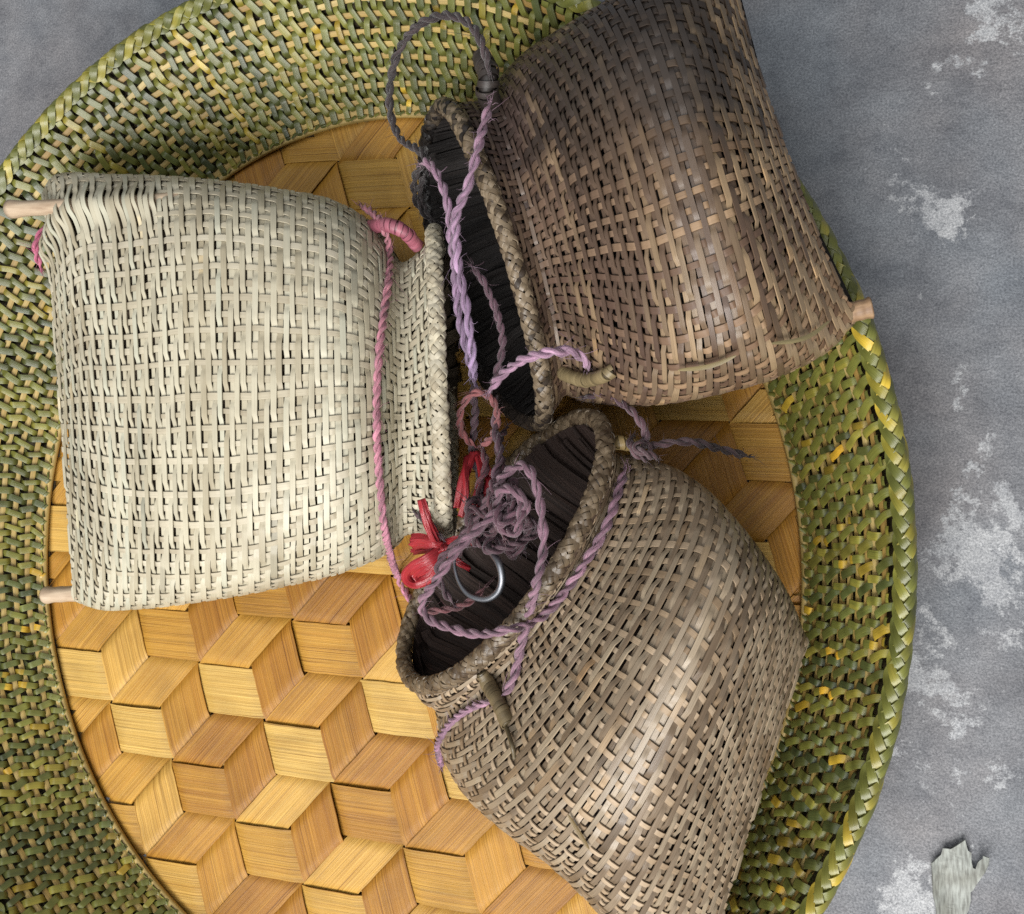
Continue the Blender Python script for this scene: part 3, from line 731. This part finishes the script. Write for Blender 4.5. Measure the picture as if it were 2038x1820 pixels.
# split canes sprung loose
def loose(root, O, pts, wd, mat, colr, lift=.003):
    P = catmull(path(pts, lift), .001); N = np.tile(unit(CAM - P.mean(0)), (len(P), 1))
    tw = np.sin(np.linspace(0, np.pi, len(P))) ** .5
    V, F, U = ribbon(P, N, wd * (.25 + .75 * tw), .0006)
    mesh_obj('loose_splint', V - O, F, mat, root, U, np.array(colr))
loose(dark, O_d, [(1535, 684), (1580, 679), (1615, 667), (1650, 640)], .0016, M['wrap'], (1.5, 1.6, 1.5), .004)
loose(dark, O_d, [(1350, 737), (1395, 733), (1430, 724), (1465, 708)], .0016, M['wrap'], (1.4, 1.45, 1.2), .004)
loose(brown, O_b, [(1130, 1622), (1150, 1655), (1172, 1690)], .0016, M['wrap'], (1.15, 1.05, .8), .0022)

# ------------------------------------------------------------------ cords
def cord_mat():
    m, nt, b = new_mat('twisted_fibre'); L = nt.links
    a = node(nt, 'ShaderNodeAttribute', attribute_name='Col'); uv = node(nt, 'ShaderNodeUVMap', uv_map='UVMap')
    mp = node(nt, 'ShaderNodeMapping'); mp.inputs['Scale'].default_value = (160, 5, 1); L.new(uv.outputs[0], mp.inputs[0])
    nn = node(nt, 'ShaderNodeTexNoise'); nn.inputs['Scale'].default_value = 1; nn.inputs['Detail'].default_value = 5; nn.inputs['Roughness'].default_value = .7; L.new(mp.outputs[0], nn.inputs[0])
    r = ramp(nt, [(.3, (.42, .38, .40)), (.5, (.90, .88, .90)), (.72, (1.5, 1.45, 1.48))]); L.new(nn.outputs[0], r.inputs[0])
    L.new(mixc(nt, a.outputs['Color'], r.outputs[0], 1, 'MULTIPLY'), b.inputs['Base Color'])
    b.inputs['Roughness'].default_value = .55; b.inputs['Sheen Weight'].default_value = .25; b.inputs['Sheen Roughness'].default_value = .4
    bp = node(nt, 'ShaderNodeBump'); bp.inputs['Strength'].default_value = 1.0; bp.inputs['Distance'].default_value = .0011; L.new(nn.outputs[0], bp.inputs['Height']); L.new(bp.outputs[0], b.inputs['Normal'])
    return m
M['cord'] = cord_mat()
PINK = (.50, .20, .235); LILAC = (.33, .185, .245); MAUVE = (.155, .078, .105); PURP = (.085, .042, .055); SOOT = (.028, .019, .019); ROSE = (.23, .065, .065); VIOLET = (.27, .185, .31)
def cord(label, pts, r, c0, c1=None, lift=None, pitch=None, fuzz=1.0, closed=False, group='twisted fibre cords'):
    r = r * .78; lift = r * 1.1 if lift is None else lift
    K = path(pts, lift)
    if closed: K = np.vstack([K, K[:1]])
    C = catmull(K, .00065)
    for _ in range(12): C[1:-1] = .25 * C[:-2] + .5 * C[1:-1] + .25 * C[2:]
    O = C[np.argmin(C[:, 2])].copy()
    root = thing('twisted_cord', label, 'cord', tuple(O), group)
    s = arclen(C); T, A, B = frames(C); n = len(C)
    pitch = pitch or r * 7.5
    c1 = c0 if c1 is None else c1
    f = (s / s[-1])[:, None]; base = np.array(c0) * (1 - f) + np.array(c1) * f
    th0 = rng.uniform(0, 6.28); ph = 2 * np.pi * np.cumsum(np.r_[0, np.diff(s)] * (1 + wob(n, 26, .15))) / pitch + th0
    end = np.clip(np.minimum(s, s[-1] - s) / (r * 3), .35, 1)
    for k in range(2):
        off = A * np.cos(ph + np.pi * k)[:, None] + B * np.sin(ph + np.pi * k)[:, None]
        rr = r * .57 * (1 + wob(n, 7, .13) + wob(n, 3, .05)) * end
        P = C + off * (r * .56 * end)[:, None]
        V, F, U = tube(P, rr, 8)
        cc = base * (1 + wob(n, 9, .18))[:, None] * (1 - .35 * np.clip(wob(n, 40, .6), 0, 1))[:, None]
        cc = np.vstack([np.repeat(cc, 8, 0), cc[:1], cc[-1:]])
        mesh_obj('strand', V - O, F, M['cord'], root, U, np.clip(cc, .002, 1))
    bag = Bag()
    for _ in range(int(s[-1] / .0020 * fuzz)):
        i = rng.integers(2, n - 2); a = rng.uniform(0, 6.28)
        d = A[i] * math.cos(a) + B[i] * math.sin(a); tl = T[i] * rng.choice([-1, 1])
        ln = rng.uniform(.0014, .0048) * (1 + (rng.random() < .06) * 1.5); x = np.linspace(0, 1, 6)[:, None]; cv = rng.normal(0, .35, 3)
        P = C[i] + d * r * .8 + (d * x * .6 + tl * x * .8 + cv * x * x) * ln
        V, F, U = tube(P, np.linspace(.00013, .00005, 6), 3, caps=False)
        bag.add(V, F, U, np.clip(base[i] * rng.uniform(.9, 1.7), 0, 1))
    for i, sg in ((1, -1), (n - 2, 1)):                      # frayed ends
        for _ in range(10):
            x = np.linspace(0, 1, 5)[:, None]; dv = T[i] * sg + rng.normal(0, .4, 3)
            V, F, U = tube(C[i] + rng.normal(0, r * .35, 3) + dv * x * rng.uniform(.001, .004), np.linspace(.00022, .00008, 5), 3, caps=False)
            bag.add(V, F, U, np.clip(base[i] * rng.uniform(.8, 1.5), 0, 1))
    o = bag.build('loose_fibres', M['cord'], root, O); o['kind'] = 'stuff'
    return root
cord('pink twisted cord running round the neck of the pale pouch', [(716, 408, .050), (742, 424, .056), (764, 455, .062), (775, 500), (774, 560), (762, 640), (752, 740), (750, 850), (756, 960), (768, 1068), (792, 1150), (832, 1218)], .0021, PINK, (.50, .21, .29), pitch=.0105)
cord('lilac cord draped in a curve across the mouth of the grey-brown pouch', [(1010, 1000, .090), (965, 1040, .092), (912, 1092, .090), (872, 1150, .088), (840, 1196, .083), (848, 1228, .080), (895, 1250, .082), (950, 1262, .086), (1010, 1254, .092), (1072, 1233), (1120, 1184), (1170, 1112), (1212, 1036), (1246, 930)], .0023, MAUVE, LILAC)
cord('lilac cord hanging straight from the dark wrapped loop into the mouths', [(977, 200, .082), (955, 280, .088), (932, 368, .090), (908, 432, .084), (912, 520, .080), (926, 600, .078), (938, 680, .074), (942, 752, .066)], .0024, LILAC, VIOLET)
cord('lilac cord starting at the far lip of the dark pouch mouth', [(836, 328, .062), (848, 322, .066), (870, 345, .072), (890, 400, .076), (898, 470, .074), (906, 545, .072), (913, 625, .070), (930, 700, .066), (948, 770, .060)], .0023, LILAC, VIOLET)
cord('sooty cord arching in a wide loop over the green wall beside the dark pouch', [(975, 150, .080), (962, 95, .083), (935, 48, .082), (885, 30, .078), (825, 56, .072), (790, 110, .062), (776, 170, .052), (778, 230, .046), (798, 278, .046), (836, 300, .050), (848, 330, .050)], .0022, (.05, .03, .032), SOOT)
cord('short sooty cord loop hanging off the lip of the dark pouch', [(850, 318, .056), (828, 345, .048), (824, 382, .040), (838, 420, .034), (868, 442, .030)], .0021, SOOT)
cord('sooty cord strand lying inside the short sooty loop', [(846, 345, .048), (836, 372, .042), (836, 398, .036), (852, 428, .030)], .0019, SOOT)
cord('lilac cord end curving up over the dark pouch lip', [(972, 782, .070), (1000, 745, .078), (1040, 716, .086), (1090, 702, .088), (1140, 700, .082), (1166, 722, .074), (1171, 738, .068)], .0024, (.28, .15, .22), (.40, .25, .34))
cord('dull purple cord leading from under the dark pouch to the knot', [(1160, 792, .050), (1205, 783, .058), (1242, 806, .062), (1274, 838, .064), (1286, 868, .063), (1276, 892, .060)], .0020, PURP, (.12, .06, .075))
cord('brown-purple cord tail lying over the yellow bamboo base', [(1276, 892, .058), (1325, 882, .058), (1375, 880, .054), (1425, 892, .046), (1492, 910, .034)], .0021, (.10, .052, .06), (.055, .035, .04))
cord('brown-purple cord wound into a knot by the grey-brown pouch', [(1262, 868, .060), (1252, 882, .064), (1268, 905, .066), (1288, 915, .062), (1296, 898, .058), (1280, 880, .064), (1262, 892, .068), (1290, 905, .068), (1310, 915, .060)], .0020, (.10, .052, .06))
cord('rose cord bent into an upright oval ring', [(950, 892, .050), (922, 868, .056), (914, 836, .062), (926, 798, .066), (952, 780, .066), (980, 794, .066), (990, 830, .062), (980, 868, .056), (954, 890, .050)], .0019, ROSE, (.30, .10, .10))
cord('dim mauve cord curving inside the dark pouch mouth', [(936, 525, .068), (962, 560, .068), (984, 610, .066), (1000, 670, .062), (994, 725, .058), (975, 780, .056)], .0020, MAUVE, PURP)
cord('dull purple cord running from the rose ring down to the tangle', [(990, 800, .056), (985, 850, .060), (997, 905, .066), (985, 950, .072), (1000, 985, .078)], .0021, PURP, MAUVE)
cord('dim purple cord beside the rim of the pale pouch', [(938, 760, .058), (946, 820, .052), (940, 900, .050), (958, 960, .054), (950, 1030, .06), (925, 1085, .07)], .0020, PURP, PURP)
cord('lilac cord looping from the tangle down over the lip of the grey-brown pouch', [(985, 968, .082), (1010, 940, .090), (1042, 925, .094), (1062, 950, .096), (1076, 1010, .096), (1082, 1090, .097), (1068, 1160, .1), (1050, 1230), (1032, 1310), (1018, 1360), (996, 1390)], .0023, MAUVE, LILAC)
cord('lilac cord tail tucked round the side of the grey-brown pouch', [(985, 1392), (935, 1410), (895, 1440), (872, 1482), (878, 1526)], .0020, LILAC, (.33, .17, .27))
def tangle(n, cx, cy, rx, ry, z0, z1):
    out = []; a = rng.uniform(0, 6)
    for k in range(n):
        a += rng.uniform(1.3, 3.4); q = rng.uniform(.35, 1.0)
        out.append((cx + rx * q * math.cos(a), cy + ry * q * math.sin(a), rng.uniform(z0, z1)))
    return out
cord('mauve cord bunched in a messy tangle inside the grey-brown pouch mouth', tangle(16, 1022, 1018, 44, 56, .076, .096), .0021, MAUVE, (.19, .085, .115), fuzz=.4)
cord('darker purple cord knotted through the messy tangle', tangle(12, 1000, 985, 40, 48, .072, .092), .0020, PURP, (.12, .05, .065), fuzz=.3)
cord('dim purple cord slung low across the mouth of the grey-brown pouch', [(985, 960, .074), (950, 1030, .070), (905, 1085, .072), (872, 1120, .07), (880, 1170, .066), (905, 1205, .062)], .0019, (.13, .065, .08), PURP)
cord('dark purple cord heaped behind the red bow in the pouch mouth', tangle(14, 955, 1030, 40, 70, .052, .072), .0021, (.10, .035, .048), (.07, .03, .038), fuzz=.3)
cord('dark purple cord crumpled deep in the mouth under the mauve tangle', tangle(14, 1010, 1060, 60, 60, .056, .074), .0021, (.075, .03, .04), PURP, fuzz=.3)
cord('dark maroon cord dropping from the rose ring between the pouch rims', [(958, 885, .052), (968, 930, .058), (950, 975, .062), (965, 1020, .066), (940, 1060, .066), (918, 1100, .062)], .0020, (.13, .04, .05), (.09, .03, .04), fuzz=.4)
cord('maroon cord slanting from the dark pouch lip into the tangle', [(1010, 850, .046), (990, 890, .056), (1005, 940, .068), (975, 985, .074), (985, 1030, .078), (1005, 1075, .078)], .0020, (.085, .032, .04), (.14, .055, .07), fuzz=.4)
cord('short dark purple cord stub poking out left of the red bow', [(885, 1075, .060), (862, 1052, .058), (842, 1030, .054), (822, 1018, .050)], .0022, PURP, (.07, .035, .04), fuzz=.4)
cord('maroon cord piece lying behind the steel hook', [(838, 1218, .064), (875, 1215, .062), (915, 1208, .060), (948, 1188, .058), (968, 1165, .056)], .0019, (.16, .055, .06))
cord('bright pink cord along the base edge of the pale pouch', [(98, 440, .050), (74, 478, .056), (72, 505, .055), (84, 540, .050)], .0021, (.62, .16, .26), fuzz=.5)

# ------------------------------------------------------------------ red plastic ribbon
def plastic():
    m, nt, b = new_mat('red_plastic'); L = nt.links
    uv = node(nt, 'ShaderNodeUVMap', uv_map='UVMap'); mp = node(nt, 'ShaderNodeMapping'); mp.inputs['Scale'].default_value = (30, 6, 1); L.new(uv.outputs[0], mp.inputs[0])
    nn = node(nt, 'ShaderNodeTexNoise'); nn.inputs['Scale'].default_value = 1; nn.inputs['Detail'].default_value = 5; L.new(mp.outputs[0], nn.inputs[0])
    r = ramp(nt, [(.3, (.26, .016, .022)), (.7, (.48, .042, .052))]); L.new(nn.outputs[0], r.inputs[0]); L.new(r.outputs[0], b.inputs['Base Color'])
    b.inputs['Roughness'].default_value = .3; b.inputs['Transmission Weight'].default_value = .15; b.inputs['Subsurface Weight'].default_value = .1; b.inputs['Subsurface Radius'].default_value = (.003, .001, .001)
    bp = node(nt, 'ShaderNodeBump'); bp.inputs['Strength'].default_value = .8; bp.inputs['Distance'].default_value = .001; L.new(nn.outputs[0], bp.inputs['Height']); L.new(bp.outputs[0], b.inputs['Normal'])
    return m
M['red'] = plastic()
def red_ribbon(root, O, pts, w0, w1, name, twist=0.0, lean=0.0):
    P = catmull(path(pts), .0008); n = len(P); T = tangent(P)
    N = np.tile(unit(CAM - P.mean(0)), (n, 1)); B = unit(np.cross(N, T)); N = np.cross(T, B)
    a = lean + np.linspace(0, twist, n)[:, None]
    N2 = N * np.cos(a) + B * np.sin(a); B2 = unit(np.cross(N2, T))
    w = np.interp(np.linspace(0, 1, n), [0, .5, 1], [w0, (w0 + w1) / 2 * 1.1, w1])[:, None]
    k = 9; rows = []
    for j in range(k):                          # pleated across
        x = j / (k - 1) - .5
        rows.append(P + B2 * w * x + N2 * (.0005 * math.sin(j * 2.4 + 1) + wob(n, 9, .0003)[:, None] - .0045 * (x * x) * 1.2))
    V = np.stack(rows, 1).reshape(-1, 3); s = arclen(P)
    U = np.stack([np.repeat(s, k), np.tile(np.linspace(0, 1, k), n)], 1)
    i = np.arange(n - 1)[:, None]; j = np.arange(k - 1)[None, :]
    F = np.stack([i * k + j, (i + 1) * k + j, (i + 1) * k + j + 1, i * k + j + 1], -1).reshape(-1, 4)
    o = mesh_obj(name, V - O, F, M['red'], root, U)
    md = o.modifiers.new('film', 'SOLIDIFY'); md.thickness = .00025
    return o
O_r = at(868, 1085, .045)
bow = thing('plastic_ribbon', 'glossy red plastic ribbon tied in a bow below the pale pouch rim', 'ribbon', tuple(O_r), 'red plastic ribbons')
red_ribbon(bow, O_r, [(838, 994, .070), (846, 1020, .069), (856, 1048, .066), (874, 1086, .060)], .0030, .0052, 'tail', .5)
red_ribbon(bow, O_r, [(815, 1080, .056), (838, 1078, .060), (858, 1084, .062), (882, 1092, .060)], .0074, .0035, 'tail', -.4)
red_ribbon(bow, O_r, [(818, 1098, .054), (840, 1094, .057), (862, 1092, .060), (884, 1096, .060)], .0036, .0028, 'tail', .6)
red_ribbon(bow, O_r, [(882, 1096, .060), (852, 1116, .064), (824, 1132, .062), (813, 1148, .056), (826, 1158, .050), (852, 1148, .050), (880, 1122, .054)], .0058, .0052, 'loop', .5)
red_ribbon(bow, O_r, [(882, 1094, .060), (858, 1126, .062), (836, 1142, .060), (828, 1150, .056), (850, 1140, .053), (880, 1112, .056)], .0034, .0030, 'loop', .9)
red_ribbon(bow, O_r, [(880, 1092, .058), (905, 1080, .062), (930, 1078, .062), (960, 1058, .058)], .0056, .0030, 'loop', -.5)
red_ribbon(bow, O_r, [(876, 1078, .056), (884, 1093, .063), (888, 1112, .056)], .0045, .0050, 'knot', .3)
red_ribbon(bow, O_r, [(890, 1098, .058), (915, 1118, .056), (938, 1130, .052)], .0040, .0026, 'tail', .7)
O_r2 = at(925, 985, .048)
rr2 = thing('plastic_ribbon', 'dim red plastic ribbon hanging below the rose cord ring', 'ribbon', tuple(O_r2), 'red plastic ribbons')
red_ribbon(rr2, O_r2, [(945, 898, .052), (934, 925, .056), (922, 965, .058), (914, 1012, .056)], .003, .0048, 'tail', .7)
red_ribbon(rr2, O_r2, [(945, 898, .052), (962, 925, .056), (972, 950, .056)], .003, .0035, 'tail', -.5)
red_ribbon(rr2, O_r2, [(968, 985, .060), (958, 1020, .064), (950, 1055, .062), (940, 1085, .058)], .0030, .0034, 'tail', .2)
red_ribbon(rr2, O_r2, [(930, 905, .054), (926, 940, .060), (930, 985, .062), (920, 1030, .060)], .0022, .0030, 'tail', .5)
red_ribbon(rr2, O_r2, [(948, 905, .054), (955, 950, .060), (942, 1000, .064), (948, 1040, .062)], .0018, .0026, 'tail', -.6)
red_ribbon(rr2, O_r2, [(968, 985, .060), (972, 960, .058), (968, 940, .054)], .0028, .003, 'tail', .2)

# ------------------------------------------------------------------ steel hook
m, nt, b = new_mat('steel'); b.inputs['Metallic'].default_value = 1; b.inputs['Base Color'].default_value = (.30, .31, .34, 1); b.inputs['Roughness'].default_value = .32
nn = node(nt, 'ShaderNodeTexNoise'); nn.inputs['Scale'].default_value = 300; rp = ramp(nt, [(.3, (.34,) * 3), (.7, (.62,) * 3)]); nt.links.new(nn.outputs[0], rp.inputs[0]); nt.links.new(rp.outputs[0], b.inputs['Roughness'])
P = catmull(path([(904, 1105, .060), (906, 1135, .062), (916, 1164, .064), (936, 1186, .066), (966, 1193, .068), (990, 1180, .070), (999, 1154, .072), (993, 1122, .072), (974, 1094, .066)]), .0007)
x = np.linspace(0, 1, len(P)); V, F, U = tube(P, .0006 + .0009 * np.clip(x * 1.6, 0, 1), 10)
O = P[np.argmin(P[:, 2])]
hk = mesh_obj('steel_hook', V - O, F, m, None, U); hk.location = tuple(O)
hk['label'] = 'shiny curved steel wire hook in the mouth of the grey-brown pouch'; hk['category'] = 'hook'

# ------------------------------------------------------------------ scrap on the floor
def scrap_mat():
    m, nt, b = new_mat('grey_scrap'); L = nt.links
    tc = node(nt, 'ShaderNodeTexCoord'); mp = node(nt, 'ShaderNodeMapping'); mp.inputs['Scale'].default_value = (900, 160, 1); mp.inputs['Rotation'].default_value = (0, 0, .14); L.new(tc.outputs['Object'], mp.inputs[0])
    nn = node(nt, 'ShaderNodeTexNoise'); nn.inputs['Scale'].default_value = 1; nn.inputs['Detail'].default_value = 4; L.new(mp.outputs[0], nn.inputs[0])
    r = ramp(nt, [(.35, (.15, .15, .135)), (.62, (.30, .31, .285))]); L.new(nn.outputs[0], r.inputs[0])
    n2 = node(nt, 'ShaderNodeTexNoise'); n2.inputs['Scale'].default_value = 90; n2.inputs['Detail'].default_value = 5; L.new(tc.outputs['Object'], n2.inputs[0])
    r2 = ramp(nt, [(.35, (.75, .74, .70)), (.6, (1.1, 1.12, 1.12))]); L.new(n2.outputs[0], r2.inputs[0])
    L.new(mixc(nt, r.outputs[0], r2.outputs[0], 1, 'MULTIPLY'), b.inputs['Base Color']); b.inputs['Roughness'].default_value = .7
    bp = node(nt, 'ShaderNodeBump'); bp.inputs['Strength'].default_value = .5; bp.inputs['Distance'].default_value = .0004; L.new(nn.outputs[0], bp.inputs['Height']); L.new(bp.outputs[0], b.inputs['Normal'])
    return m
q5 = lambda x, y: ((2400 + x / 5.095) * .72786, (2200 + y / 5.095) * .728)
out = [(740, 795), (885, 700), (912, 608), (1020, 612), (1100, 560), (1212, 490), (1250, 640), (1305, 675), (1300, 800), (1320, 870), (1360, 885), (1400, 790), (1465, 730), (1470, 692), (1540, 700), (1530, 790), (1480, 930), (1400, 1060), (1370, 1100), (1320, 1190), (1290, 1210), (1295, 1330), (1270, 1450), (1230, 1528), (1220, 1620), (820, 1620), (810, 1500), (800, 1400), (765, 1250), (750, 1000)]
import bmesh
bm = bmesh.new()
oc = at(*q5(1050, 1050), FLOOR_Z)
vs = [bm.verts.new(tuple(at(*q5(x, y), FLOOR_Z + .0012 + .0022 * max(0, (1000 - y) / 500)) - oc)) for x, y in out]
f = bm.faces.new(vs)
if f.normal.z < 0: f.normal_flip()
bmesh.ops.triangulate(bm, faces=[f])
bmesh.ops.subdivide_edges(bm, edges=bm.edges[:], cuts=2, use_grid_fill=True)
for v in bm.verts: v.co.z += .0006 * math.sin(v.co.x * 420 + v.co.y * 90) + .0005 * math.sin(v.co.y * 300) + 40 * max(0, abs(v.co.x) - .004) ** 2
me = bpy.data.meshes.new('fibre_scrap'); bm.to_mesh(me); bm.free(); me.materials.append(scrap_mat())
sc = bpy.data.objects.new('fibre_scrap', me); col.objects.link(sc); sc.location = tuple(oc)
md = sc.modifiers.new('thickness', 'SOLIDIFY'); md.thickness = .0007; md.offset = -1
sc['label'] = 'torn grey scrap of ribbed fibre lying on the concrete floor'; sc['category'] = 'scrap'
